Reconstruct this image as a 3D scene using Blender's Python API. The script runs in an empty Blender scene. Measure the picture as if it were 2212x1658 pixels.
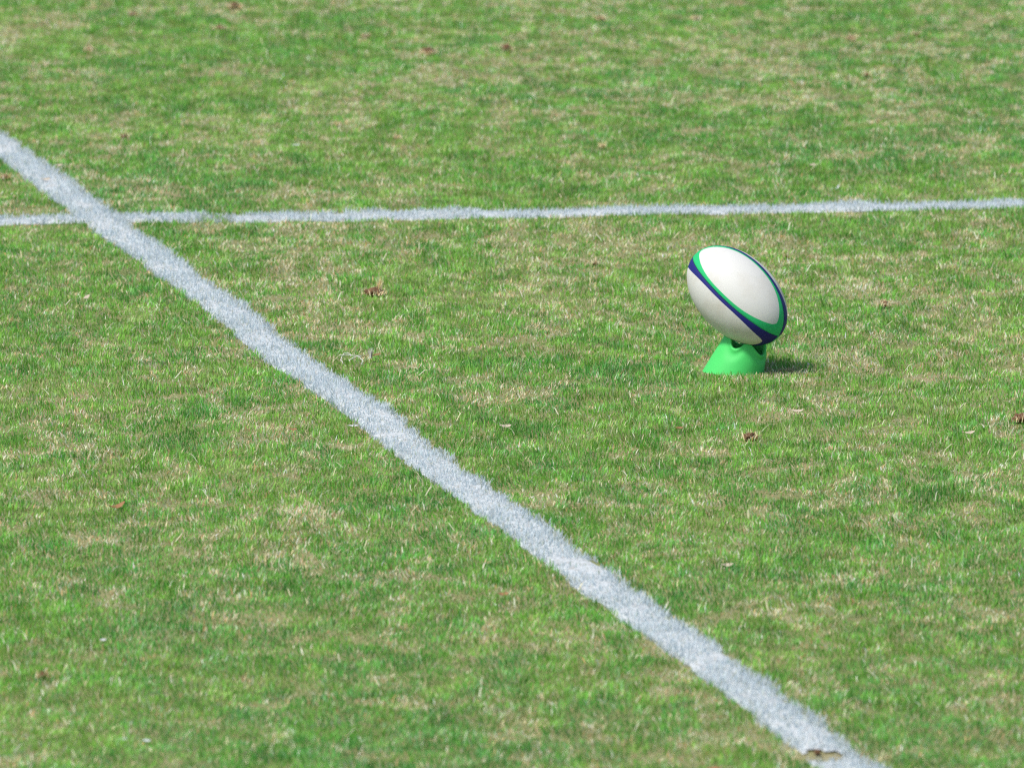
import bpy, bmesh, math, random
import numpy as np
from mathutils import Vector, Matrix

R = math.radians
scene = bpy.context.scene
col = scene.collection
rng = np.random.default_rng(11)
random.seed(11)

# ------------------------------------------------------------------ camera
W, H = 1024, 767
FPX = 9600.0                       # focal length in pixels: a long telephoto from a low stand
CAM = Vector((-0.5285, -22.71, 3.8))
PITCH = R(9.5686)
cam_data = bpy.data.cameras.new('camera')
cam = bpy.data.objects.new('camera', cam_data)
col.objects.link(cam)
cam.location = CAM
cam.rotation_euler = (math.pi / 2 - PITCH, 0, 0)
cam_data.sensor_width = 36.0
cam_data.lens = FPX / W * 36.0
cam_data.clip_start = 0.5
cam_data.clip_end = 2000
cam_data.dof.use_dof = True
cam_data.dof.focus_distance = 22.6
cam_data.dof.aperture_fstop = 7.5
scene.camera = cam
scene.render.engine = 'CYCLES'
scene.cycles.use_denoising = False; scene.cycles.filter_width = 1.2
scene.cycles.max_bounces = 5; scene.cycles.diffuse_bounces = 3; scene.cycles.transmission_bounces = 3
scene.render.resolution_x, scene.render.resolution_y = W, H

# ------------------------------------------------------------------ light
SUN_DIR = Vector((-0.40, -0.34, 0.85)).normalized()       # towards the sun
sun_el = math.asin(SUN_DIR.z)
sun_az = math.atan2(SUN_DIR.x, SUN_DIR.y)
world = bpy.data.worlds.new('World'); scene.world = world
world.use_nodes = True
wn = world.node_tree.nodes; wl = world.node_tree.links
wn.clear()
wo = wn.new('ShaderNodeOutputWorld'); bg = wn.new('ShaderNodeBackground'); sky = wn.new('ShaderNodeTexSky')
sky.sky_type = 'NISHITA'; sky.sun_disc = False
sky.sun_elevation = sun_el; sky.sun_rotation = sun_az
sky.air_density = 1.0; sky.dust_density = 2.0; sky.ozone_density = 1.0
bg.inputs['Strength'].default_value = 0.10
wl.new(sky.outputs[0], bg.inputs[0]); wl.new(bg.outputs[0], wo.inputs[0])
sd_ = bpy.data.lights.new('sun', 'SUN'); sd_.energy = 2.7; sd_.angle = R(9.0); sd_.color = (1.0, 0.98, 0.945)
sun = bpy.data.objects.new('sun', sd_); col.objects.link(sun)
sun.rotation_euler = SUN_DIR.to_track_quat('Z', 'Y').to_euler()
sun.location = (-8, -5, 20)
scene.view_settings.view_transform = 'Standard'
scene.view_settings.look = 'None'
scene.view_settings.exposure = 0.57
scene.view_settings.gamma = 1.0
scene.view_settings.use_curve_mapping = False

# ------------------------------------------------------------------ helpers
def U(a, b, n): return rng.uniform(a, b, n)

def tag(o, label=None, cat=None, group=None, kind=None):
    if label: o['label'] = label
    if cat: o['category'] = cat
    if group: o['group'] = group
    if kind: o['kind'] = kind
    return o

def empty(name, loc):
    o = bpy.data.objects.new(name, None); col.objects.link(o); o.location = loc
    o.empty_display_size = 0.05
    return o

def mesh_data(name, verts, faces, attrs=None, smooth=True, mat=None):
    me = bpy.data.meshes.new(name)
    me.from_pydata([tuple(map(float, v)) for v in verts], [], faces)
    if attrs:
        for k, a in attrs.items():
            at_ = me.attributes.new(k, 'FLOAT', 'POINT')
            at_.data.foreach_set('value', np.asarray(a, dtype=np.float32))
    if smooth:
        me.polygons.foreach_set('use_smooth', [True] * len(me.polygons))
    if mat: me.materials.append(mat)
    me.update()
    return me

def mesh_np(name, verts, tris, attrs=None, mat=None, smooth=True):
    me = bpy.data.meshes.new(name)
    n = len(verts); m = len(tris)
    me.vertices.add(n); me.vertices.foreach_set('co', np.asarray(verts, dtype=np.float32).ravel())
    me.loops.add(m * 3); me.loops.foreach_set('vertex_index', np.asarray(tris, dtype=np.int32).ravel())
    me.polygons.add(m)
    me.polygons.foreach_set('loop_start', np.arange(0, m * 3, 3, dtype=np.int32))
    me.update(calc_edges=True)
    if smooth: me.polygons.foreach_set('use_smooth', np.ones(m, dtype=bool))
    if attrs:
        for k, a in attrs.items():
            at_ = me.attributes.new(k, 'FLOAT', 'POINT')
            at_.data.foreach_set('value', np.asarray(a, dtype=np.float32))
    if mat: me.materials.append(mat)
    me.validate()
    return me

def link(name, me, parent=None):
    o = bpy.data.objects.new(name, me); col.objects.link(o)
    if parent: o.parent = parent
    return o

def _hash(ix, iy, seed):
    h = (ix.astype(np.int64) * 374761393 + iy.astype(np.int64) * 668265263 + seed * 974711) & 0x7fffffff
    h = ((h ^ (h >> 13)) * 1274126177) & 0x7fffffff
    h = ((h ^ (h >> 16)) * 2246822519) & 0x7fffffff
    return ((h ^ (h >> 15)) & 0xffff) / 65535.0

def vnoise(x, y, s, seed=0):
    x = np.asarray(x, float) / s + 531.7 + seed * 3.1; y = np.asarray(y, float) / s + 917.3 + seed * 1.7
    ix = np.floor(x); iy = np.floor(y); fx = x - ix; fy = y - iy
    fx = fx * fx * (3 - 2 * fx); fy = fy * fy * (3 - 2 * fy)
    a = _hash(ix, iy, seed); b = _hash(ix + 1, iy, seed); c = _hash(ix, iy + 1, seed); d = _hash(ix + 1, iy + 1, seed)
    return (a * (1 - fx) + b * fx) * (1 - fy) + (c * (1 - fx) + d * fx) * fy

def fbm(x, y, s, oct=3, seed=0):
    v = 0; w = 1.0; t = 0
    for k in range(oct):
        # turn each octave so that the lattice never lines up with the view
        c, sn = math.cos(0.9 * k + 0.5), math.sin(0.9 * k + 0.5)
        v = v + w * vnoise(c * np.asarray(x) - sn * np.asarray(y), sn * np.asarray(x) + c * np.asarray(y), s / 2 ** k, seed + k * 7)
        t += w; w *= 0.6
    return v / t

def ground_h(x, y):
    x = np.asarray(x, float); y = np.asarray(y, float)
    far = np.clip(1 - (np.hypot(x, y) - 14) / 10, 0, 1)
    return far * ((fbm(x, y, 0.55, 3, 3) - 0.5) * 0.026 + (vnoise(x, y, 0.11, 9) - 0.5) * 0.007)

G0 = float(ground_h(0, 0))
def gz(x, y): return float(ground_h(x, y)) - 0 * G0

cp, sp_ = math.cos(PITCH), math.sin(PITCH)
C_R = Vector((1, 0, 0)); C_F = Vector((0, cp, -sp_)); C_U = Vector((0, sp_, cp))
def ray(px, py):
    return (C_F + C_R * ((px - W / 2) / FPX) + C_U * ((H / 2 - py) / FPX))
def on_ground(px, py, z=0.0):
    d = ray(px, py); t = (z - CAM.z) / d.z
    return CAM + d * t
def ov(x, y, z=0.012):                 # measured on a 2211-pixel-wide copy of the photograph
    return on_ground(x * W / 2211.0, y * W / 2211.0, z)

# ------------------------------------------------------------------ materials
def new_mat(name):
    m = bpy.data.materials.new(name); m.use_nodes = True
    nt = m.node_tree; nt.nodes.clear()
    return m, nt.nodes, nt.links

def math_n(N, L, op, a, b=None, c=None):
    n = N.new('ShaderNodeMath'); n.operation = op
    for i, v in enumerate((a, b, c)):
        if v is None: continue
        if isinstance(v, (int, float)): n.inputs[i].default_value = v
        else: L.new(v, n.inputs[i])
    return n.outputs[0]

def mixc(N, L, f, a, b, mode='MIX'):
    n = N.new('ShaderNodeMix'); n.data_type = 'RGBA'; n.blend_type = mode
    for s, v in ((n.inputs[0], f), (n.inputs[6], a), (n.inputs[7], b)):
        if isinstance(v, (int, float)): s.default_value = v
        elif isinstance(v, tuple): s.default_value = (*v, 1)
        else: L.new(v, s)
    return n.outputs[2]

def attr(N, name, inst=False):
    n = N.new('ShaderNodeAttribute'); n.attribute_name = name
    n.attribute_type = 'INSTANCER' if inst else 'GEOMETRY'
    return n.outputs['Fac']

def ramp(N, L, f, stops):
    n = N.new('ShaderNodeValToRGB'); e = n.color_ramp.elements
    e[0].position, e[0].color = stops[0][0], (*stops[0][1], 1)
    e[1].position, e[1].color = stops[-1][0], (*stops[-1][1], 1)
    for p, c in stops[1:-1]:
        k = e.new(p); k.color = (*c, 1)
    L.new(f, n.inputs[0]); return n.outputs[0]

def leafy(N, L, colour, rough=0.5, spec=0.35, trans=0.3):
    p = N.new('ShaderNodeBsdfPrincipled')
    p.inputs['Roughness'].default_value = rough
    p.inputs['Specular IOR Level'].default_value = spec
    t = N.new('ShaderNodeBsdfTranslucent')
    mx = N.new('ShaderNodeMixShader'); mx.inputs[0].default_value = trans
    o = N.new('ShaderNodeOutputMaterial')
    L.new(colour, p.inputs['Base Color']); L.new(colour, t.inputs['Color'])
    L.new(p.outputs[0], mx.inputs[1]); L.new(t.outputs[0], mx.inputs[2]); L.new(mx.outputs[0], o.inputs[0])
    return p

STRAW = [(0.0, (0.48, 0.25, 0.10)), (0.10, (0.72, 0.45, 0.21)), (0.25, (0.76, 0.62, 0.34)), (0.60, (0.83, 0.76, 0.48)), (1.0, (0.90, 0.88, 0.72))]

def grass_material():
    m, N, L = new_mat('grass_blade')
    n = N.new('ShaderNodeAttribute'); n.attribute_name = 'col'
    leafy(N, L, n.outputs['Color'], 0.5, 0.35, 0.42)
    return m

def paint_material():
    m, N, L = new_mat('painted_blade')
    rnd = attr(N, 'rnd'); rnd2 = attr(N, 'rnd2')
    white = ramp(N, L, rnd2, [(0.0, (0.48, 0.58, 0.60)), (0.3, (0.60, 0.68, 0.71)), (0.7, (0.67, 0.735, 0.755)), (1.0, (0.76, 0.79, 0.79))])
    worn = ramp(N, L, rnd2, [(0.0, (0.42, 0.50, 0.36)), (0.5, (0.60, 0.57, 0.48)), (1.0, (0.55, 0.64, 0.56))])
    c = mixc(N, L, math_n(N, L, 'LESS_THAN', rnd, 0.12), white, worn)
    leafy(N, L, c, 0.7, 0.2, 0.45)
    return m

def painted_soil_material():
    m, N, L = new_mat('painted_soil')
    tc = N.new('ShaderNodeTexCoord'); n1 = N.new('ShaderNodeTexNoise'); n1.inputs['Scale'].default_value = 90; n1.inputs['Detail'].default_value = 6
    L.new(tc.outputs['Object'], n1.inputs['Vector'])
    c = ramp(N, L, n1.outputs[0], [(0.32, (0.32, 0.31, 0.28)), (0.45, (0.47, 0.49, 0.48)), (0.7, (0.56, 0.60, 0.61))])
    p = N.new('ShaderNodeBsdfPrincipled'); o = N.new('ShaderNodeOutputMaterial')
    p.inputs['Roughness'].default_value = 0.9
    b = N.new('ShaderNodeBump'); b.inputs['Strength'].default_value = 0.6; b.inputs['Distance'].default_value = 0.006
    L.new(n1.outputs[0], b.inputs['Height']); L.new(b.outputs[0], p.inputs['Normal'])
    L.new(c, p.inputs['Base Color']); L.new(p.outputs[0], o.inputs[0])
    return m

def ground_material():
    m, N, L = new_mat('pitch_soil')
    tc = N.new('ShaderNodeTexCoord')
    n1 = N.new('ShaderNodeTexNoise'); n1.inputs['Scale'].default_value = 3.0; n1.inputs['Detail'].default_value = 8; n1.inputs['Roughness'].default_value = 0.7
    n2 = N.new('ShaderNodeTexNoise'); n2.inputs['Scale'].default_value = 120; n2.inputs['Detail'].default_value = 5
    L.new(tc.outputs['Object'], n1.inputs['Vector']); L.new(tc.outputs['Object'], n2.inputs['Vector'])
    c = ramp(N, L, n1.outputs[0], [(0.35, (0.14, 0.24, 0.06)), (0.55, (0.26, 0.32, 0.12)), (0.7, (0.40, 0.36, 0.20))])
    c = mixc(N, L, n2.outputs[0], c, (0.24, 0.18, 0.10), 'MIX')
    p = N.new('ShaderNodeBsdfPrincipled'); o = N.new('ShaderNodeOutputMaterial')
    p.inputs['Roughness'].default_value = 0.95; p.inputs['Specular IOR Level'].default_value = 0.1
    b = N.new('ShaderNodeBump'); b.inputs['Strength'].default_value = 0.8; b.inputs['Distance'].default_value = 0.01
    L.new(n2.outputs[0], b.inputs['Height']); L.new(b.outputs[0], p.inputs['Normal'])
    L.new(c, p.inputs['Base Color']); L.new(p.outputs[0], o.inputs[0])
    return m

def panel_material(name, border, stain_shade=0.0):
    m, N, L = new_mat(name)
    sd = attr(N, 'lens')
    tc = N.new('ShaderNodeTexCoord')
    nb = N.new('ShaderNodeTexNoise'); nb.inputs['Scale'].default_value = 900; nb.inputs['Detail'].default_value = 2
    nd = N.new('ShaderNodeTexNoise'); nd.inputs['Scale'].default_value = 14; nd.inputs['Detail'].default_value = 6; nd.inputs['Roughness'].default_value = 0.65
    ns = N.new('ShaderNodeTexNoise'); ns.inputs['Scale'].default_value = 60; ns.inputs['Detail'].default_value = 5
    for n in (nb, nd, ns): L.new(tc.outputs['Object'], n.inputs['Vector'])
    dirt_shade = ramp(N, L, nd.outputs[0], [(0.50 - 0.08 * stain_shade, (0, 0, 0)), (0.78, (0.45 + 0.4 * stain_shade,) * 3)])  # scuffed dirt; the extra amount also puts underside shade into the colour
    white = mixc(N, L, dirt_shade, (0.60, 0.59, 0.55), (0.45, 0.40, 0.31))
    bcol = mixc(N, L, math_n(N, L, 'MULTIPLY', ns.outputs[0], 0.35), border, tuple(min(1, x * 0.75 + 0.02) for x in border))
    inside = math_n(N, L, 'GREATER_THAN', sd, 0.0)
    c = mixc(N, L, inside, bcol, white)
    p = N.new('ShaderNodeBsdfPrincipled'); o = N.new('ShaderNodeOutputMaterial')
    p.inputs['Roughness'].default_value = 0.6; p.inputs['Specular IOR Level'].default_value = 0.3
    b = N.new('ShaderNodeBump'); b.inputs['Strength'].default_value = 0.35; b.inputs['Distance'].default_value = 0.0006
    L.new(nb.outputs[0], b.inputs['Height']); L.new(b.outputs[0], p.inputs['Normal'])
    L.new(c, p.inputs['Base Color']); L.new(p.outputs[0], o.inputs[0])
    return m

def plain_material(name, colour, rough=0.6, spec=0.3, noise=0.15, scale=80, bump=0.0, sub=0.0):
    m, N, L = new_mat(name)
    tc = N.new('ShaderNodeTexCoord'); n1 = N.new('ShaderNodeTexNoise'); n1.inputs['Scale'].default_value = scale; n1.inputs['Detail'].default_value = 5
    L.new(tc.outputs['Object'], n1.inputs['Vector'])
    c = mixc(N, L, n1.outputs[0], tuple(x * (1 - noise) for x in colour), tuple(min(1, x * (1 + noise)) for x in colour))
    p = N.new('ShaderNodeBsdfPrincipled'); o = N.new('ShaderNodeOutputMaterial')
    p.inputs['Roughness'].default_value = rough; p.inputs['Specular IOR Level'].default_value = spec
    if bump:
        b = N.new('ShaderNodeBump'); b.inputs['Strength'].default_value = 0.6; b.inputs['Distance'].default_value = bump
        L.new(n1.outputs[0], b.inputs['Height']); L.new(b.outputs[0], p.inputs['Normal'])
    L.new(c, p.inputs['Base Color']); L.new(p.outputs[0], o.inputs[0])
    return m

def straw_material():
    m, N, L = new_mat('straw_blade')
    c = ramp(N, L, attr(N, 'rnd2'), STRAW)
    leafy(N, L, c, 0.7, 0.2, 0.25)
    return m

M_GRASS = grass_material(); M_PAINT = paint_material(); M_PSOIL = painted_soil_material(); M_GROUND = ground_material()
M_PGREEN = panel_material('panel_green', (0.014, 0.46, 0.145)); M_PNAVY = panel_material('panel_navy', (0.009, 0.011, 0.155), 1.0)  # navy panels: brown dirt made stronger, painting in some shade below the ball
M_STITCH = plain_material('stitch_thread', (0.01, 0.06, 0.06), 0.6)
M_TEE = plain_material('tee_rubber', (0.065, 0.56, 0.120), 0.6, 0.35, 0.05, 25, 0.0006)
M_SOIL = plain_material('clod_soil', (0.15, 0.085, 0.048), 0.95, 0.1, 0.5, 160, 0.004)
M_LEAFB = plain_material('brown_leaf', (0.30, 0.155, 0.075), 0.7, 0.2, 0.4, 90)
M_LEAFP = plain_material('pale_leaf', (0.50, 0.42, 0.32), 0.7, 0.2, 0.25, 90)
M_PALE = plain_material('pale_stem', (0.60, 0.59, 0.52), 0.6, 0.2, 0.15, 120)
M_WHITE = plain_material('white_fluff', (0.50, 0.52, 0.51), 0.8, 0.2, 0.08, 120)
M_STRAW = straw_material()

# ------------------------------------------------------------------ ground
def axis(lo, hi, step, reach):
    v = list(np.arange(lo, hi + 1e-6, step)); s = step
    a = [lo]; b = [hi]
    while a[-1] > -reach: s *= 1.35; a.append(a[-1] - s)
    s = step
    while b[-1] < reach: s *= 1.35; b.append(b[-1] + s)
    return np.array(a[:0:-1] + v + b[1:])
gx = axis(-3.6, 2.6, 0.05, 500); gy = axis(-7.5, 11.0, 0.06, 600)
X, Y = np.meshgrid(gx, gy); Z = ground_h(X, Y)
nx, ny = len(gx), len(gy)
idx = np.arange(nx * ny).reshape(ny, nx)
q = np.stack([idx[:-1, :-1], idx[:-1, 1:], idx[1:, 1:], idx[1:, :-1]], -1).reshape(-1, 4)
tris = np.concatenate([q[:, [0, 1, 2]], q[:, [0, 2, 3]]])
ground = link('ground', mesh_np('ground', np.stack([X, Y, Z], -1).reshape(-1, 3), tris, None, M_GROUND))
tag(ground, 'soil of the rugby pitch under the grass', kind='structure')

# ------------------------------------------------------------------ painted lines (where they run)
def seg(p, q):
    d = (q - p); d.z = 0; d.normalize(); n = Vector((-d.y, d.x, 0)); return p, d, n
A0, A1 = ov(0, 309), ov(1852, 1658)
B0, B1 = ov(0, 472), ov(2211, 436)
LA = seg(A0, A1); LB = seg(B0, B1)
WA, WB = 0.114, 0.130
def line_uv(L_, x, y):
    p, d, n = L_
    u = (x - p.x) * d.x + (y - p.y) * d.y
    v = (x - p.x) * n.x + (y - p.y) * n.y
    wob = (vnoise(u, u * 0, 1.3, 21) - 0.5) * 0.010 + (vnoise(u, u * 0 + 5, 0.16, 22) - 0.5) * 0.008
    return u, v + wob
uB_gap = (ov(455, 465) - B0).dot(LB[1])
def worn_b(x, y):
    u, v = line_uv(LB, x, y)
    g = (np.abs(u - uB_gap) < 0.045) & (vnoise(x, y, 0.02, 77) > 0.55)
    return g | ((u < 0.40) & (u > -0.1) & (vnoise(x, y, 0.025, 78) > 0.80))
def line_mask(x, y, grow=0.0):
    m = np.zeros(np.shape(x), bool)
    for L_, w in ((LA, WA), (LB, WB)):
        u, v = line_uv(L_, x, y)
        hw = w / 2 + grow + (vnoise(u, v, 0.03, 25) - 0.5) * 0.022
        k = np.abs(v) < hw
        if L_ is LB: k &= ~worn_b(x, y)
        m |= k
    return m
uAB = 0.0

# ------------------------------------------------------------------ blades
def blades(x, y, z, L_, w, az, lean, curl, rnd, rnd2):
    """7-vertex grass blades, all arrays of the same length -> verts, tris, attrs"""
    n = len(x)
    s = np.array([0.0, 0.38, 0.74, 1.0]); ws = np.array([0.85, 1.0, 0.62, 0.0])
    face = az + curl                                   # direction the flat side turns to
    wx, wy = -np.sin(face), np.cos(face)
    V = np.zeros((n, 7, 3)); T = np.zeros((n, 7))
    k = 0
    for i in range(4):
        ang = lean * (0.35 + 0.9 * s[i])               # bends further over towards the tip
        if i == 0: hx = np.zeros(n); hz = np.zeros(n)
        else:
            ds = s[i] - s[i - 1]
            am = lean * (0.35 + 0.9 * 0.5 * (s[i] + s[i - 1]))
            hx = hx + L_ * ds * np.sin(am); hz = hz + L_ * ds * np.cos(am)
        cx = x + hx * np.cos(az); cy = y + hx * np.sin(az); cz = z + np.maximum(hz, 0.002 * s[i])
        if i < 3:
            for sg in (-1, 1):
                V[:, k, 0] = cx + sg * wx * w * 0.5 * ws[i]; V[:, k, 1] = cy + sg * wy * w * 0.5 * ws[i]; V[:, k, 2] = cz
                T[:, k] = s[i]; k += 1
        else:
            V[:, k] = np.stack([cx, cy, cz], -1); T[:, k] = 1; k += 1
    base = np.array([[0, 1, 3], [0, 3, 2], [2, 3, 5], [2, 5, 4], [4, 5, 6]])
    tr = (np.arange(n)[:, None, None] * 7 + base[None]).reshape(-1, 3)
    at_ = {'tip': T.reshape(-1), 'rnd': np.repeat(rnd, 7), 'rnd2': np.repeat(rnd2, 7), 'rnd3': np.repeat(rng.uniform(0, 1, n), 7)}
    return V.reshape(-1, 3), tr, at_


def interp_col(t, stops):
    xs = [a for a, c in stops]
    return np.stack([np.interp(t, xs, [c[k] for a, c in stops]) for k in range(3)], -1)
GREENS = [(0.0, (0.098, 0.37, 0.075)), (0.3, (0.150, 0.44, 0.062)), (0.6, (0.225, 0.50, 0.062)), (0.85, (0.34, 0.565, 0.115)), (1.0, (0.47, 0.61, 0.22))]
def blade_colour(n, dry, tint, val):
    r2 = U(0, 1, n)
    g = interp_col(np.clip(0.72 * tint + 0.28 * U(0, 1, n), 0, 1), GREENS)
    pale = (U(0, 1, n) < 0.09)[:, None]
    g = np.where(pale, g * 0.45 + np.array([0.46, 0.64, 0.42]) * 0.55, g)
    st = interp_col(r2, STRAW)
    dead = (U(0, 1, n) < dry)[:, None]
    c = np.where(dead, st, g)
    return np.clip(c * (val * U(0.70, 1.25, n))[:, None], 0.01, 0.92), dead[:, 0]

def blades3(x, y, z, L_, w, az, lean, turn, colr):
    """5-vertex blades for the open turf -> verts, tris, colours"""
    n = len(x); face = az + turn
    wx, wy = -np.sin(face) * w * 0.5, np.cos(face) * w * 0.5
    V = np.zeros((n, 5, 3), np.float32)
    a1, a2 = lean * 0.65, lean * 1.2
    m1x = L_ * 0.55 * np.sin(a1); m1z = L_ * 0.55 * np.cos(a1)
    tx = m1x + L_ * 0.45 * np.sin(a2); tz = np.maximum(m1z + L_ * 0.45 * np.cos(a2), 0.003)
    ca, sa = np.cos(az), np.sin(az)
    V[:, 0] = np.stack([x - wx, y - wy, z], -1); V[:, 1] = np.stack([x + wx, y + wy, z], -1)
    mx, my = x + m1x * ca, y + m1x * sa
    V[:, 2] = np.stack([mx - wx, my - wy, z + m1z], -1); V[:, 3] = np.stack([mx + wx, my + wy, z + m1z], -1)
    V[:, 4] = np.stack([x + tx * ca, y + tx * sa, z + tz], -1)
    base = np.array([[0, 1, 3], [0, 3, 2], [2, 3, 4]])
    tr = (np.arange(n)[:, None, None] * 5 + base[None]).reshape(-1, 3)
    c4 = np.ones((n, 5, 4), np.float32); c4[:, :, :3] = colr[:, None, :]
    return V.reshape(-1, 3), tr, c4.reshape(-1, 4)

def colour_mesh(name, V, T, C):
    me = bpy.data.meshes.new(name)
    n, m = len(V), len(T)
    me.vertices.add(n); me.vertices.foreach_set('co', V.astype(np.float32).ravel())
    me.loops.add(m * 3); me.loops.foreach_set('vertex_index', T.astype(np.int32).ravel())
    me.polygons.add(m); me.polygons.foreach_set('loop_start', np.arange(0, m * 3, 3, dtype=np.int32))
    at_ = me.attributes.new('col', 'FLOAT_COLOR', 'POINT'); at_.data.foreach_set('color', C.astype(np.float32).ravel())
    me.polygons.foreach_set('use_smooth', np.ones(m, dtype=bool))
    me.update(calc_edges=True)
    me.materials.append(M_GRASS)
    return me

# ------------------------------------------------------------------ grass
TEE_R = 0.0745
Y0, Y1, SIDE = -5.4, 7.9, 0.26
def in_view(x, y): return (np.abs(x + 0.5285) < 0.0534 * (y + 22.71) + SIDE) & (y > Y0) & (y < Y1)
def dryness(x, y):
    f = fbm(x, y / 1.9, 0.20, 3, 31) * 0.42 + fbm(x, y / 1.5, 0.05, 2, 41) * 0.58
    f = f + np.interp(y, [-5, -3.2, -1.5, 0.8, 3.0, 8], [-0.070, -0.080, -0.03, 0.03, -0.01, 0.015]) + (fbm(x, y, 1.3, 2, 51) - 0.5) * 0.16
    return np.clip((f - 0.47) / 0.17, 0, 1)
sp = 0.0064
gx_ = np.arange(-2.5, 1.45, sp); gy_ = np.arange(Y0, Y1, sp)
GX, GY = np.meshgrid(gx_, gy_)
px = (GX + U(-0.5, 0.5, GX.shape) * sp * 1.3).ravel(); py = (GY + U(-0.5, 0.5, GX.shape) * sp * 1.3).ravel()
ok = in_view(px, py); px, py = px[ok], py[ok]
ok = (np.hypot(px, py) > TEE_R + 0.004) & ~line_mask(px, py, 0.001)
px, py = px[ok], py[ok]; n = len(px)
dr = dryness(px, py)
tuft = vnoise(px, py, 0.045, 81)                           # small tufts and thin spots
lush = fbm(px, py, 0.12, 2, 83)
thin = (dr > 0.55) & (tuft < 0.35)
drop = thin & (U(0, 1, n) < 0.45)
px, py, dr, tuft, lush = [a[~drop] for a in (px, py, dr, tuft, lush)]; n = len(px)
tint = np.clip(0.45 + (fbm(px, py / 1.5, 0.07, 2, 61) - 0.5) * 1.3 + (fbm(px, py, 0.8, 2, 66) - 0.5) * 0.8, 0, 1)
val = np.clip(0.98 + (fbm(px, py, 0.05, 2, 71) - 0.5) * 0.7 + rng.normal(0, 0.08, n), 0.6, 1.5)
near = np.zeros(n)                                       # single lush dark tufts that stand out of the turf
for tx_, ty_, tr_ in ((610, 1268, 0.05), (1130, 918, 0.07), (1060, 905, 0.05), (560, 395, 0.05), (2020, 1065, 0.08), (350, 955, 0.07), (880, 1420, 0.06), (640, 345, 0.06)):
    c_ = ov(tx_, ty_, 0.01)
    near = np.maximum(near, np.exp(-((px - c_.x) ** 2 + ((py - c_.y) / 1.6) ** 2) / (2 * (tr_ * 0.6) ** 2)))
tint = tint * (1 - 0.85 * near); val = val * (1 - 0.22 * near); dr = dr * (1 - near)
cl, dead = blade_colour(n, 0.10 + 0.58 * dr ** 1.1, tint, val)
hgt = (0.72 + 0.50 * tuft + 0.35 * np.clip((lush - 0.5) * 3, -0.4, 0.8)) * (1.08 - 0.25 * dr)
ln = U(0.010, 0.021, n) * hgt * (1 + 0.35 * near)
press = np.clip((np.hypot(px, py) - TEE_R) / 0.06, 0, 1)
ln = ln * (0.62 + 0.38 * press)                          # trodden down round the tee
lean = np.where(dead, U(0.35, 1.35, n), U(0.08, 1.05, n))
az = 2 * np.pi * vnoise(px, py, 0.05, 88) * 1.3 + rng.normal(0, 1.1, n)   # neighbours lean roughly alike
stray = U(0, 1, n) < 0.0016                                 # pale stalks lying on top
ln = np.where(stray, U(0.020, 0.045, n), ln); lean = np.where(stray, U(1.15, 1.32, n), lean)
cl = np.where(stray[:, None], interp_col(U(0.5, 1, n), STRAW), cl)
zz = ground_h(px, py) - 0.002 + np.where(stray, 0.010, 0)
grass = link('grass', colour_mesh('grass', *blades3(px, py, zz, ln, U(0.0013, 0.0025, n), az, lean, U(-0.9, 0.9, n), cl)))
tag(grass, 'short patchy green and straw coloured grass of the pitch', 'grass', kind='stuff')
n_blades = n

# the same turf goes on around, in larger scattered tufts
clumps = bpy.data.collections.new('grass_clumps')          # sources only, never linked to the scene
for k in range(8):
    m = 60; r = 0.055 * np.sqrt(U(0, 1, m)); a = U(0, 2 * np.pi, m)
    c_, d_ = blade_colour(m, np.full(m, 0.10 + 0.09 * k), np.full(m, 0.2 + 0.08 * k), np.ones(m))
    o = bpy.data.objects.new('clump_%d' % k, colour_mesh('clump', *blades3(r * np.cos(a), r * np.sin(a), np.full(m, -0.003), U(0.014, 0.030, m), U(0.0018, 0.0034, m),
        U(0, 6.28, m), U(0.1, 1.2, m), U(-0.9, 0.9, m), c_)))
    clumps.objects.link(o)
n2 = 190000
x2, y2 = U(-5.5, 4.5, n2), U(-9, 15, n2)
keep = ~in_view(x2, y2) & ~line_mask(x2, y2, 0.02); x2, y2 = x2[keep], y2[keep]; n2 = len(x2)
me = bpy.data.meshes.new('grass_around')
me.vertices.add(n2); me.vertices.foreach_set('co', np.stack([x2, y2, ground_h(x2, y2)], -1).astype(np.float32).ravel())
def put(name, a, t='FLOAT'):
    at_ = me.attributes.new(name, t, 'POINT'); at_.data.foreach_set('value', np.asarray(a, dtype=np.int32 if t == 'INT' else np.float32))
put('scl', U(0.8, 1.25, n2)); put('pick', np.clip((dryness(x2, y2) * 7 + rng.normal(0, 1, n2)).round(), 0, 7), 'INT'); put('rotz', U(0, 6.28, n2))
around = link('grass', me)
tag(around, 'grass of the pitch outside the picture on every side', 'grass', kind='stuff')
ng = bpy.data.node_groups.new('grass_scatter', 'GeometryNodeTree')
ng.interface.new_socket('Geometry', in_out='INPUT', socket_type='NodeSocketGeometry')
ng.interface.new_socket('Geometry', in_out='OUTPUT', socket_type='NodeSocketGeometry')
gi = ng.nodes.new('NodeGroupInput'); go = ng.nodes.new('NodeGroupOutput')
ci = ng.nodes.new('GeometryNodeCollectionInfo'); ci.inputs['Collection'].default_value = clumps
ci.inputs['Separate Children'].default_value = True; ci.inputs['Reset Children'].default_value = True
ip = ng.nodes.new('GeometryNodeInstanceOnPoints'); ip.inputs['Pick Instance'].default_value = True
def named(name, t):
    a = ng.nodes.new('GeometryNodeInputNamedAttribute'); a.data_type = t; a.inputs['Name'].default_value = name
    return a.outputs['Attribute']
cx_ = ng.nodes.new('ShaderNodeCombineXYZ'); e2r = ng.nodes.new('FunctionNodeEulerToRotation')
ng.links.new(named('rotz', 'FLOAT'), cx_.inputs[2]); ng.links.new(cx_.outputs[0], e2r.inputs[0])
ng.links.new(gi.outputs[0], ip.inputs['Points']); ng.links.new(ci.outputs[0], ip.inputs['Instance'])
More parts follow.
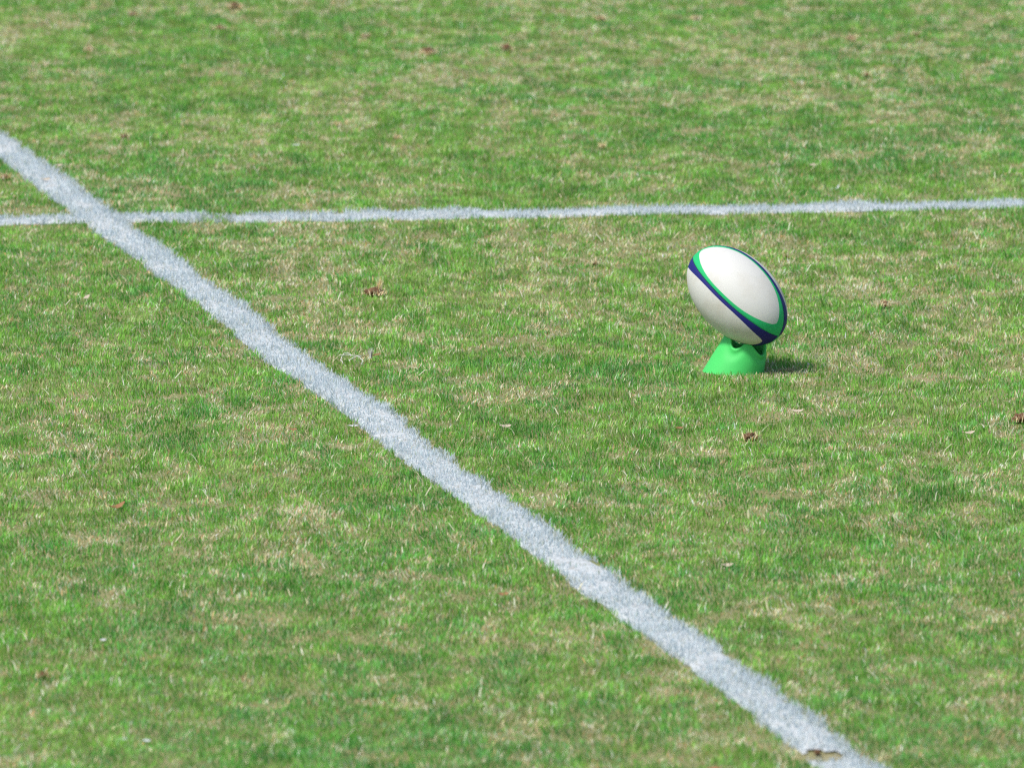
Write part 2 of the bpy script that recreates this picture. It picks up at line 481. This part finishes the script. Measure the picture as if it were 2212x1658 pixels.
ng.links.new(named('pick', 'INT'), ip.inputs['Instance Index']); ng.links.new(e2r.outputs[0], ip.inputs['Rotation'])
ng.links.new(named('scl', 'FLOAT'), ip.inputs['Scale']); ng.links.new(ip.outputs[0], go.inputs[0])
md = around.modifiers.new('scatter', 'NODES'); md.node_group = ng

# ------------------------------------------------------------------ painted lines
def painted_line(name, L_, w, u0, u1, dens, label, wear, skip=None, soil_skip=None):
    nb = int((u1 - u0) * (w + 0.03) * dens)
    u = U(u0, u1, nb); v = U(-w / 2 - 0.015, w / 2 + 0.015, nb)
    p, d, nn = L_
    x = p.x + d.x * u + nn.x * v; y = p.y + d.y * u + nn.y * v
    uu, vv = line_uv(L_, x, y)
    hw = w / 2 + (vnoise(uu, vv, 0.03, 25) - 0.5) * 0.022
    keep = np.abs(vv) < hw
    wr = fbm(x, y, 0.10, 3, 91)
    keep &= (U(0, 1, nb) > np.clip((wr - wear) / 0.08, 0, 0.93))
    keep &= np.hypot(x, y) > TEE_R
    if skip is not None: keep &= ~skip(u, v, x, y)
    x, y = x[keep], y[keep]; m = len(x)
    hgt = 0.75 + 0.5 * vnoise(x, y, 0.08, 95)
    V, T, at_ = blades(x, y, ground_h(x, y) - 0.002, U(0.010, 0.023, m) * hgt, U(0.0016, 0.0030, m), U(0, 2 * np.pi, m),
                       U(0.1, 1.25, m), U(-0.9, 0.9, m), U(0, 1, m), U(0, 1, m))
    o = link(name, mesh_np(name, V, T, at_, M_PAINT))
    tag(o, label, 'painted line')
    # the painted soil and thatch between the blades
    us = np.arange(u0, u1, 0.02); k = 9
    vs = np.linspace(-1, 1, k)
    UU, VV = np.meshgrid(us, vs, indexing='ij')
    wob = (vnoise(UU, UU * 0, 1.3, 21) - 0.5) * 0.010 + (vnoise(UU, UU * 0 + 5, 0.16, 22) - 0.5) * 0.008
    half = w / 2 - 0.007 + (vnoise(UU, VV * 0 + np.sign(VV), 0.05, 26) - 0.5) * 0.016
    VV2 = VV * half - wob
    xx = p.x + d.x * UU + nn.x * VV2; yy = p.y + d.y * UU + nn.y * VV2
    zz = ground_h(xx, yy) + 0.0005 + 0.006 * (1 - VV ** 4) * (0.5 + 0.5 * vnoise(xx, yy, 0.03, 27))
    ii = np.arange(UU.size).reshape(UU.shape)
    q = np.stack([ii[:-1, :-1], ii[1:, :-1], ii[1:, 1:], ii[:-1, 1:]], -1).reshape(-1, 4)
    soil_skip = soil_skip or skip
    if soil_skip is not None:
        um = UU[:-1, :-1].ravel(); vm = VV2[:-1, :-1].ravel()
        q = q[~soil_skip(um, vm, xx[:-1, :-1].ravel(), yy[:-1, :-1].ravel())]
    tr = np.concatenate([q[:, [0, 1, 2]], q[:, [0, 2, 3]]])
    link('painted_soil', mesh_np('painted_soil', np.stack([xx, yy, zz], -1).reshape(-1, 3), tr, None, M_PSOIL), o)
    return o

HOLE = ov(1765, 1615)
def skipA(u, v, x, y): return np.hypot((x - HOLE.x) / 0.05, (y - HOLE.y) / 0.045) < 1
def skipB(u, v, x, y):
    g = worn_b(x, y)
    ua, va = line_uv(LA, x, y)
    return g | (np.abs(va) < WA / 2 - 0.012)
def soilB(u, v, x, y):
    ua, va = line_uv(LA, x, y)
    return (np.abs(u - uB_gap) < 0.05) | (np.abs(va) < WA / 2 - 0.012)
lenA = (A1 - A0).length
painted_line('painted_line', LA, WA, -4.5, lenA + 1.5, 38000, 'wide white painted line running diagonally across the grass', 0.67, skipA)
painted_line('painted_line', LB, WB, -1.6, (B1 - B0).length + 1.4, 40000, 'thin white painted line behind the ball, level across the picture', 0.72, skipB, soilB)

# ------------------------------------------------------------------ rugby ball
BA, BB = 0.1450, 0.0950
ANG, PSI = R(44.3), R(18)
dball = ray(737.1, 295.1)
BC = CAM + dball * ((0.0 - CAM.y) / dball.y)
fwd = dball.normalized(); C_B = -fwd; bR = C_F.cross(C_U).normalized()
bR = (bR - bR.dot(fwd) * fwd).normalized(); bU = bR.cross(fwd).normalized()
img_u = math.cos(ANG) * bR - math.sin(ANG) * bU
AX = (math.cos(PSI) * img_u + math.sin(PSI) * C_B).normalized()       # towards the lower right tip
DX = (math.cos(PSI) * C_B - math.sin(PSI) * img_u).normalized()        # towards the camera
VX = (math.sin(ANG) * bR + math.cos(ANG) * bU).normalized()            # towards the upper right
def ball_r(t): return BB * math.sqrt(max(0.0, 1 - t * t))
def ball_pt(t, a, off=0.0):
    r = ball_r(t)
    p = AX * (BA * t) + (DX * math.cos(a) + VX * math.sin(a)) * r
    if off:
        nrm = (AX * (t / BA) + (DX * math.cos(a) + VX * math.sin(a)) * (math.sqrt(max(0, 1 - t * t)) / BB)).normalized()
        p = p + nrm * off
    return p
Bm = Matrix((AX, DX, VX)).transposed()
def ball_low_z(x, y):
    """height of the ball's underside above a ground point, or None"""
    A = Matrix(((1 / BA ** 2, 0, 0), (0, 1 / BB ** 2, 0), (0, 0, 1 / BB ** 2)))
    Mw = Bm @ A @ Bm.transposed()
    o = Vector((x - BC.x, y - BC.y, -BC.z)); k = Vector((0, 0, 1))
    a = k.dot(Mw @ k); b = 2 * o.dot(Mw @ k); c = o.dot(Mw @ o) - 1
    disc = b * b - 4 * a * c
    return None if disc < 0 else (-b - math.sqrt(disc)) / (2 * a)

ball = empty('rugby_ball', BC)
tag(ball, 'white rugby ball with green and navy bands tilted on the green tee', 'rugby ball')
SEAMS = [-17.5, 68.0, 161.0, 252.0, 342.5]
NT, NA = 96, 40
for k in range(4):
    c0 = R(SEAMS[k]); span = R(SEAMS[k + 1] - SEAMS[k])
    verts, sdv, faces = [], [], []
    for i in range(NT + 1):
        t = math.sin(-math.pi / 2 + math.pi * i / NT)
        hw = 39.6 * max(0.0, 1 - (abs(t) / 0.90) ** 3.2) ** 0.4
        for j in range(NA + 1):
            a = j / NA
            edge = min(a, 1 - a) * 90
            groove = -0.0011 * math.exp(-(edge / 1.6) ** 2) * (1 if abs(t) < 0.995 else 0)
            verts.append(ball_pt(t, c0 + a * span, groove))
            sdv.append((hw - abs(a * 90 - 45)) / 45 if abs(t) < 0.90 else -(abs(t) - 0.90) * 8 - abs(a * 90 - 45) / 45 - 0.01)
    for i in range(NT):
        for j in range(NA):
            q0 = i * (NA + 1) + j
            faces.append((q0, q0 + 1, q0 + NA + 2, q0 + NA + 1))
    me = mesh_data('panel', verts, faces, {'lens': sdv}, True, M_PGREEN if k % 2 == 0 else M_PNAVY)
    o = link('panel', me, ball)
    o['label'] = ['upper white panel with green border', 'far white panel with navy border', 'rear white panel with green border', 'lower white panel with navy border'][k]
    # stitches along this seam
    bm = bmesh.new()
    NS = 92
    for s in range(NS):
        th = -1.36 + 2.72 * (s + 0.5) / NS
        t = math.sin(th); t2 = math.sin(th + 0.017)
        p0 = ball_pt(t, c0, 0.0002); p1 = ball_pt(t2, c0 + 0.012, 0.0002)
        nrm = p0.normalized(); d = (p1 - p0).normalized(); sde = d.cross(nrm)
        wv = 0.0009
        vs = [bm.verts.new(p0 + sde * wv), bm.verts.new(p0 - sde * wv), bm.verts.new(p1 - sde * wv), bm.verts.new(p1 + sde * wv),
              bm.verts.new((p0 + p1) / 2 + nrm * 0.0009)]
        for a_, b_ in ((0, 1), (1, 2), (2, 3), (3, 0)): bm.faces.new((vs[a_], vs[b_], vs[4]))
    bmesh.ops.recalc_face_normals(bm, faces=bm.faces)
    me = bpy.data.meshes.new('stitching'); bm.to_mesh(me); bm.free(); me.materials.append(M_STITCH)
    link('stitching', me, ball)

# ------------------------------------------------------------------ kicking tee
TOPX, TOPR = 0.0293, 0.0495
PEAK_DEG = [-140, -80, 0, 52, 135]
PEAKS = [R(d) for d in PEAK_DEG]
def smooth(x): x = min(1, max(0, x)); return x * x * (3 - 2 * x)
def tee_top(phi):
    """height of the crown's edge: five scalloped notches, rim sloping down to the right, touching the ball at the points"""
    x = TOPX + TOPR * math.cos(phi)
    plane = 0.0824 - 0.327 * (x - TOPX)
    g = (math.degrees(phi) + 140) % 360
    stops = [d + 140 for d in PEAK_DEG] + [360]
    for a, b in zip(stops, stops[1:]):
        if a <= g <= b:
            w = (g - a) / (b - a)
            if a == 60: w = w ** 1.45
            break
    notch = abs(math.sin(math.pi * w)) ** 0.95 * {275: 0.3, 140: 0.25, 60: 0.88}.get(a, 1.0)
    return plane, notch
zs = {}
print('tee peaks vs ball underside:')
for p in PEAKS:
    x, y = TOPX + (TOPR - 0.004) * math.cos(p), (TOPR - 0.004) * math.sin(p)
    print('  %.0f  plane %.4f  ball %s' % (math.degrees(p), tee_top(p)[0], ball_low_z(x, y)))
GT = gz(0, 0) - 0.004
NP, NTt = 200, 36
verts, faces = [], []
WALL = 0.0100
def tee_ring(phi, s, inner):
    plane, notch = tee_top(phi)
    depth = 0.0275 + 0.004 * math.cos(phi)
    top = plane - depth * notch
    # never push into the ball
    hr = top
    z = GT + 0.004 + (-0.004) * (1 - s) + hr * s
    f = min(1.0, (hr * s) / 0.086)
    rad = TEE_R + (TOPR - TEE_R) * f
    cx = TOPX * f
    bul = (0.0022 + 0.0022 * math.cos(phi)) * math.sin(math.pi * min(1, f))            # a little belly
    # folds: the wall draws in under each notch and the lip turns out again
    dent = notch * math.exp(-((s - 0.80) / 0.17) ** 2) * 0.0034
    lip = notch * smooth((s - 0.86) / 0.14) * 0.0014
    rad = rad + bul - dent + lip
    if inner: rad -= WALL * (0.85 + 0.4 * (1 - s))
    return Vector((cx + rad * math.cos(phi), rad * math.sin(phi), z))
rows = []
for i in range(NTt + 1): rows.append((i / NTt, 0))
rows += [('rim', 0.25), ('rim', 0.5), ('rim', 0.75)]
for i in range(NTt, -1, -1): rows.append((i / NTt, 1))
for s, inn in rows:
    for j in range(NP):
        phi = 2 * math.pi * j / NP
        if s == 'rim':
            a, b = tee_ring(phi, 1.0, 0), tee_ring(phi, 1.0, 1)
            p = a.lerp(b, inn); p.z += 0.0034 * math.sin(math.pi * inn)
        else: p = tee_ring(phi, s, inn)
        zl = ball_low_z(p.x, p.y)
        if zl is not None and p.z > zl - 0.0003: p.z = zl - 0.0003
        verts.append(p)
nr = len(rows)
for i in range(nr - 1):
    for j in range(NP):
        a, b = i * NP + j, i * NP + (j + 1) % NP
        faces.append((a, b, b + NP, a + NP))
for j in range(NP):                                       # close the foot
    a, b = j, (j + 1) % NP
    faces.append((b, a, (nr - 1) * NP + j, (nr - 1) * NP + (j + 1) % NP))
tee = link('kicking_tee', mesh_data('kicking_tee', verts, faces, None, True, M_TEE))
tag(tee, 'bright green rubber kicking tee with scalloped rim under the ball', 'kicking tee')

# ------------------------------------------------------------------ small things lying about
def clod_mesh(seed, sx, sy, sz):
    bm = bmesh.new(); bmesh.ops.create_icosphere(bm, subdivisions=3, radius=1.0)
    r = np.random.default_rng(seed); ph = r.uniform(0, 6.28, (7, 3)); fr = r.uniform(1.5, 6, (7, 3))
    for v in bm.verts:
        d = sum(math.sin(fr[k][0] * v.co.x + ph[k][0]) * math.sin(fr[k][1] * v.co.y + ph[k][1]) * math.sin(fr[k][2] * v.co.z + ph[k][2]) for k in range(7))
        v.co *= 1 + 0.20 * d
        v.co.x *= sx; v.co.y *= sy; v.co.z *= sz
    me = bpy.data.meshes.new('clod'); bm.to_mesh(me); bm.free(); me.materials.append(M_SOIL)
    return me

def tuft_mesh(seed, n_, rad, l0, l1, le0, le1, zoff=0.0, dirx=None):
    r = np.random.default_rng(seed); a = r.uniform(0, 6.28, n_); rr = rad * np.sqrt(r.uniform(0, 1, n_))
    az = r.uniform(0, 6.28, n_) if dirx is None else r.normal(dirx, 0.5, n_)
    v, t, at_ = blades(rr * np.cos(a), rr * np.sin(a), np.full(n_, zoff), r.uniform(l0, l1, n_), r.uniform(0.0012, 0.0024, n_), az,
                       r.uniform(le0, le1, n_), r.uniform(-1, 1, n_), r.uniform(0, 1, n_), r.uniform(0, 0.85, n_))
    return mesh_np('dead_grass', v, t, at_, M_STRAW)

def put_clod(x, y, size, label, seed, grassy=1.0, tall=0.0):
    """x, y on the 2211-pixel copy; size = width in metres"""
    p = ov(x, y, 0.008)
    z = gz(p.x, p.y)
    root = empty('turf_clod', (p.x, p.y, z + 0.004))
    root.rotation_euler.z = random.uniform(0, 6.28)
    c = link('soil', clod_mesh(seed, size * 0.36, size * 0.30, size * 0.24), root); c.location.z = size * 0.14
    k = int(55 * grassy)
    if k: link('dead_grass', tuft_mesh(seed + 1, k, size * 0.62, 0.010, 0.024, 0.3, 1.35, size * 0.04), root)
    if tall:
        root.rotation_euler.z = 0
        link('grass_tuft', tuft_mesh(seed + 2, 26, size * 0.20, tall * 0.7, tall * 1.2, 0.05, 0.7, size * 0.25, 0.5), root).location.x = size * 0.22
    tag(root, label, 'turf clod', 'torn-up turf clods on the grass')
    return root

def leaf_mesh(length, width, bend, twist, mat, seed):
    n_ = 9; verts = []; faces = []; r = np.random.default_rng(seed)
    for side in (0, 1):
        for i in range(n_):
            s = i / (n_ - 1); w = width * math.sin(math.pi * min(0.98, s * 0.94 + 0.04)) ** 0.8 * 0.5
            z0 = bend * length * (2 * s - 1) ** 2 + 0.0
            tw = twist * (s - 0.5)
            for j in (-1, 0, 1):
                cup = (0.45 if j else 0) * w
                yv = j * w * math.cos(tw) ; zv = z0 + cup + j * w * math.sin(tw) + r.normal(0, 0.0006) * (side == 0)
                verts.append((length * (s - 0.5), yv, zv - side * 0.0006))
    def ix(side, i, j): return side * n_ * 3 + i * 3 + j
    for i in range(n_ - 1):
        for j in range(2):
            faces.append((ix(0, i, j), ix(0, i + 1, j), ix(0, i + 1, j + 1), ix(0, i, j + 1)))
            faces.append((ix(1, i, j + 1), ix(1, i + 1, j + 1), ix(1, i + 1, j), ix(1, i, j)))
    for i in range(n_ - 1):
        faces.append((ix(0, i + 1, 0), ix(0, i, 0), ix(1, i, 0), ix(1, i + 1, 0)))
        faces.append((ix(0, i, 2), ix(0, i + 1, 2), ix(1, i + 1, 2), ix(1, i, 2)))
    return mesh_data('leaf', verts, faces, None, True, mat)

def put_leaf(name, cat, x, y, length, width, label, mat, seed, rz, z=0.010, tilt=0.0, bend=0.18, group=None, twist=0.8):
    p = ov(x, y, 0.015)
    length *= 0.78; width *= 0.78
    o = link(name, leaf_mesh(length, width, bend, twist, mat, seed))
    o.location = (p.x, p.y, gz(p.x, p.y) + z); o.rotation_euler = (0.35, tilt, rz)
    return tag(o, label, cat, group)

def tube_mesh(name, pts, rad, mat):
    verts, faces = [], []; k = 6
    for i, p in enumerate(pts):
        p = Vector(p); a = Vector(pts[max(0, i - 1)]); b = Vector(pts[min(len(pts) - 1, i + 1)])
        d = (b - a).normalized(); s = d.cross(Vector((0.1, 0.2, 1))).normalized(); t = s.cross(d)
        rr = rad[i] if hasattr(rad, '__len__') else rad
        for j in range(k):
            an = 2 * math.pi * j / k; verts.append(p + s * math.cos(an) * rr + t * math.sin(an) * rr)
    for i in range(len(pts) - 1):
        for j in range(k):
            a, b = i * k + j, i * k + (j + 1) % k
            faces.append((a, b, b + k, a + k))
    faces.append(tuple(range(k - 1, -1, -1))); faces.append(tuple(range((len(pts) - 1) * k, len(pts) * k)))
    return mesh_data(name, verts, faces, None, True, mat)

# clods, nearest and largest first
put_clod(808, 634, 0.052, 'brown turf clod with upright dry grass, left of the ball beyond the diagonal line', 100, 1.6, 0.034)
put_clod(1620, 948, 0.040, 'dark turf clod in the grass below the tee', 104, 1.2)
put_clod(2203, 905, 0.050, 'dark turf clod at the right edge, lower than the tee', 108, 1.2)
put_clod(1905, 657, 0.036, 'dull brown turf clod to the right of the ball', 112, 1.8)
put_clod(1697, 549, 0.020, 'tiny brown turf clod just above the ball at its upper right', 116, 0.4)
put_clod(1285, 568, 0.018, 'tiny dark turf clod between the level line and the ball, left of the ball', 120, 0.5)
put_clod(1093, 108, 0.046, 'dark brown turf clod far back, top centre, right of the tan one', 124, 1.2)
put_clod(925, 116, 0.050, 'tan turf clod far back, top centre, left of the dark one', 128, 2.6)
put_clod(475, 60, 0.042, 'brown turf clod far back near the top left', 132, 1.2)
put_clod(288, 32, 0.034, 'reddish brown turf clod nearest the top left corner', 136, 0.8)
put_clod(505, 13, 0.048, 'tan turf clod at the top edge, left of centre', 140, 2.2)
put_clod(790, 77, 0.026, 'small dark turf clod far back, left of the tan top-centre clod', 144, 0.8)
put_clod(195, 110, 0.034, 'low brown turf clod in the upper left, above the diagonal line', 148, 1.8)
put_clod(1295, 41, 0.034, 'brown turf clod near the top edge, right of centre', 152, 1.2)
put_clod(1502, 36, 0.030, 'small turf clod near the top edge, straight above the ball', 156, 1.0)
put_clod(1978, 76, 0.028, 'dark turf clod near the top right corner', 160, 0.8)
put_clod(1838, 82, 0.034, 'tan brown turf clod near the top, left of the top right corner clod', 164, 1.8)
put_clod(1868, 162, 0.026, 'small turf clod in the upper right, well behind the level line', 168, 1.0)
put_clod(268, 298, 0.028, 'dark turf clod right of the top of the diagonal line', 172, 0.9)
put_clod(725, 269, 0.026, 'small turf clod behind the level line, left of centre', 176, 1.2)
put_clod(858, 301, 0.022, 'dark speck of turf behind the level line, near centre', 180, 0.8)
put_clod(1300, 317, 0.020, 'dark speck of turf behind the level line, upper left of the ball', 184, 0.8)
put_clod(12, 388, 0.028, 'reddish turf clod at the left edge between the two lines', 188, 1.0)
put_clod(95, 1458, 0.030, 'brown turf clod near the lower left corner', 192, 1.2)
put_clod(1765, 1618, 0.022, 'dark soil clod in a worn gap at the bottom of the diagonal line', 196, 0.0)
# leaves
put_leaf('dry_leaf', 'leaf', 252, 1097, 0.050, 0.018, 'curled brown leaf left of the diagonal line, lower left', M_LEAFB, 1, 0.35, tilt=-0.15, bend=0.3)
put_leaf('dry_leaf', 'leaf', 1091, 917, 0.038, 0.016, 'pale dry leaf right of the diagonal line, below the white stems', M_LEAFP, 2, -0.3)
put_leaf('dry_leaf', 'leaf', 1540, 1646, 0.036, 0.014, 'brown leaf at the bottom edge left of the diagonal line', M_LEAFB, 3, 0.1, bend=0.1)
put_leaf('dry_leaf', 'leaf', 1720, 888, 0.046, 0.012, 'pale tan leaf right of and below the tee', M_LEAFP, 4, -0.25)
put_leaf('dry_leaf', 'leaf', 1466, 923, 0.024, 0.010, 'small dark brown leaf below and left of the tee', M_LEAFB, 5, 0.2, bend=0.1)
put_leaf('dry_leaf', 'leaf', 633, 929, 0.026, 0.011, 'small reddish brown leaf left of the middle of the diagonal line', M_LEAFB, 6, -0.4)
put_leaf('dry_leaf', 'leaf', 1085, 1279, 0.034, 0.014, 'orange tan leaf just left of the diagonal line, lower middle', M_LEAFB, 7, 0.2)
put_leaf('dry_leaf', 'leaf', 2090, 931, 0.040, 0.013, 'pale leaf near the right edge, below tee height', M_LEAFP, 8, 0.2)
put_leaf('dry_leaf', 'leaf', 1570, 1215, 0.036, 0.015, 'pale leaf right of the diagonal line, lower right', M_LEAFP, 9, -0.2)
put_leaf('dry_leaf', 'leaf', 187, 639, 0.026, 0.014, 'pale leaf left of the diagonal line, below the line crossing', M_LEAFP, 10, 0.7, tilt=-0.4)
put_leaf('dry_leaf', 'leaf', 126, 356, 0.030, 0.014, 'pale pinkish leaf at the right side of the diagonal line, above the crossing', M_LEAFP, 11, 0.4)
put_leaf('dry_leaf', 'leaf', 1752, 355, 0.030, 0.014, 'pale leaf behind the level line, above the ball', M_LEAFP, 12, 0.4)
put_leaf('dry_leaf', 'leaf', 98, 388, 0.034, 0.013, 'tan leaf lying on the diagonal line above the crossing', M_LEAFP, 13, 0.2)
# white petals and scraps
put_leaf('petal', 'petal', 265, 1588, 0.022, 0.011, 'white petal in the lower left, left one of the pair', M_WHITE, 21, 0.2, bend=0.1)
put_leaf('petal', 'petal', 315, 1590, 0.024, 0.009, 'white petal in the lower left, right one of the pair', M_WHITE, 22, -0.3, bend=0.1)
put_leaf('petal', 'petal', 638, 313, 0.030, 0.008, 'grey white scrap behind the level line, left', M_WHITE, 23, 0.1, bend=0.05)
put_leaf('petal', 'petal', 325, 120, 0.028, 0.010, 'white scrap in the upper left', M_WHITE, 24, 0.8, tilt=0.7)
put_leaf('petal', 'petal', 1553, 150, 0.026, 0.010, 'white scrap far behind the ball', M_WHITE, 25, 0.8, tilt=0.7)
put_leaf('petal', 'petal', 1808, 400, 0.024, 0.010, 'white scrap just above the level line, right of the ball', M_WHITE, 26, 0.8, tilt=-0.7)
put_leaf('petal', 'petal', 1746, 779, 0.011, 0.005, 'tiny white petal right of the tee, in the ball shadow', M_WHITE, 27, -0.8, tilt=0.5)
put_leaf('petal', 'petal', 222, 1374, 0.018, 0.010, 'cream petal in the lower left above the pair', M_WHITE, 28, 0.2)
put_leaf('petal', 'petal', 762, 918, 0.034, 0.009, 'white scrap touching the left side of the diagonal line', M_WHITE, 29, -0.2, bend=0.05)

# curled white stems right of the diagonal line
p = ov(757, 776, 0.015)
st = empty('dried_grass_curl', (p.x, p.y, gz(p.x, p.y) + 0.009))
arc = [(0.013 + 0.016 * math.cos(a), 0.02 * math.sin(a), 0.010 * math.sin(a)) for a in np.linspace(math.pi * 0.95, -0.5, 12)]
link('stem', tube_mesh('stem', [(x + random.gauss(0, 0.0009), y, z + random.gauss(0, 0.0009)) for x, y, z in arc], 0.0011, M_PALE), st)
arc = [(-0.010 + 0.012 * math.cos(a), 0.02 + 0.02 * math.sin(a), 0.004 + 0.012 * math.sin(a)) for a in np.linspace(math.pi * 1.25, 0.4, 12)]
link('stem', tube_mesh('stem', [(x + random.gauss(0, 0.0009), y, z + random.gauss(0, 0.0009)) for x, y, z in arc], 0.0010, M_PALE), st)
link('stem', tube_mesh('stem', [(-0.028, 0.03, 0.012), (-0.012, 0.03, 0.014), (0.006, 0.03, 0.012), (0.026, 0.03, 0.010)], [0.0007, 0.001, 0.0011, 0.0016], M_PALE), st)
tag(st, 'curled white dry stems beside the right edge of the diagonal line', 'stem')

# fluffy white feather with a brown tip
p = ov(800, 767, 0.015)
fe = empty('feather', (p.x, p.y, gz(p.x, p.y) + 0.012))
fl = []
link('down', tuft_mesh(300, 40, 0.004, 0.014, 0.028, 0.0, 0.55), fe).data.materials[0] = M_PALE
l = link('quill', leaf_mesh(0.024, 0.006, 0.02, 0.3, M_LEAFB, 31), fe); l.location = (0.015, -0.002, 0.008); l.rotation_euler = (0.3, -0.25, 0.1)
tag(fe, 'fluffy white feather with brown tip, right of the white stems', 'feather')
print('grass blades', n_blades)
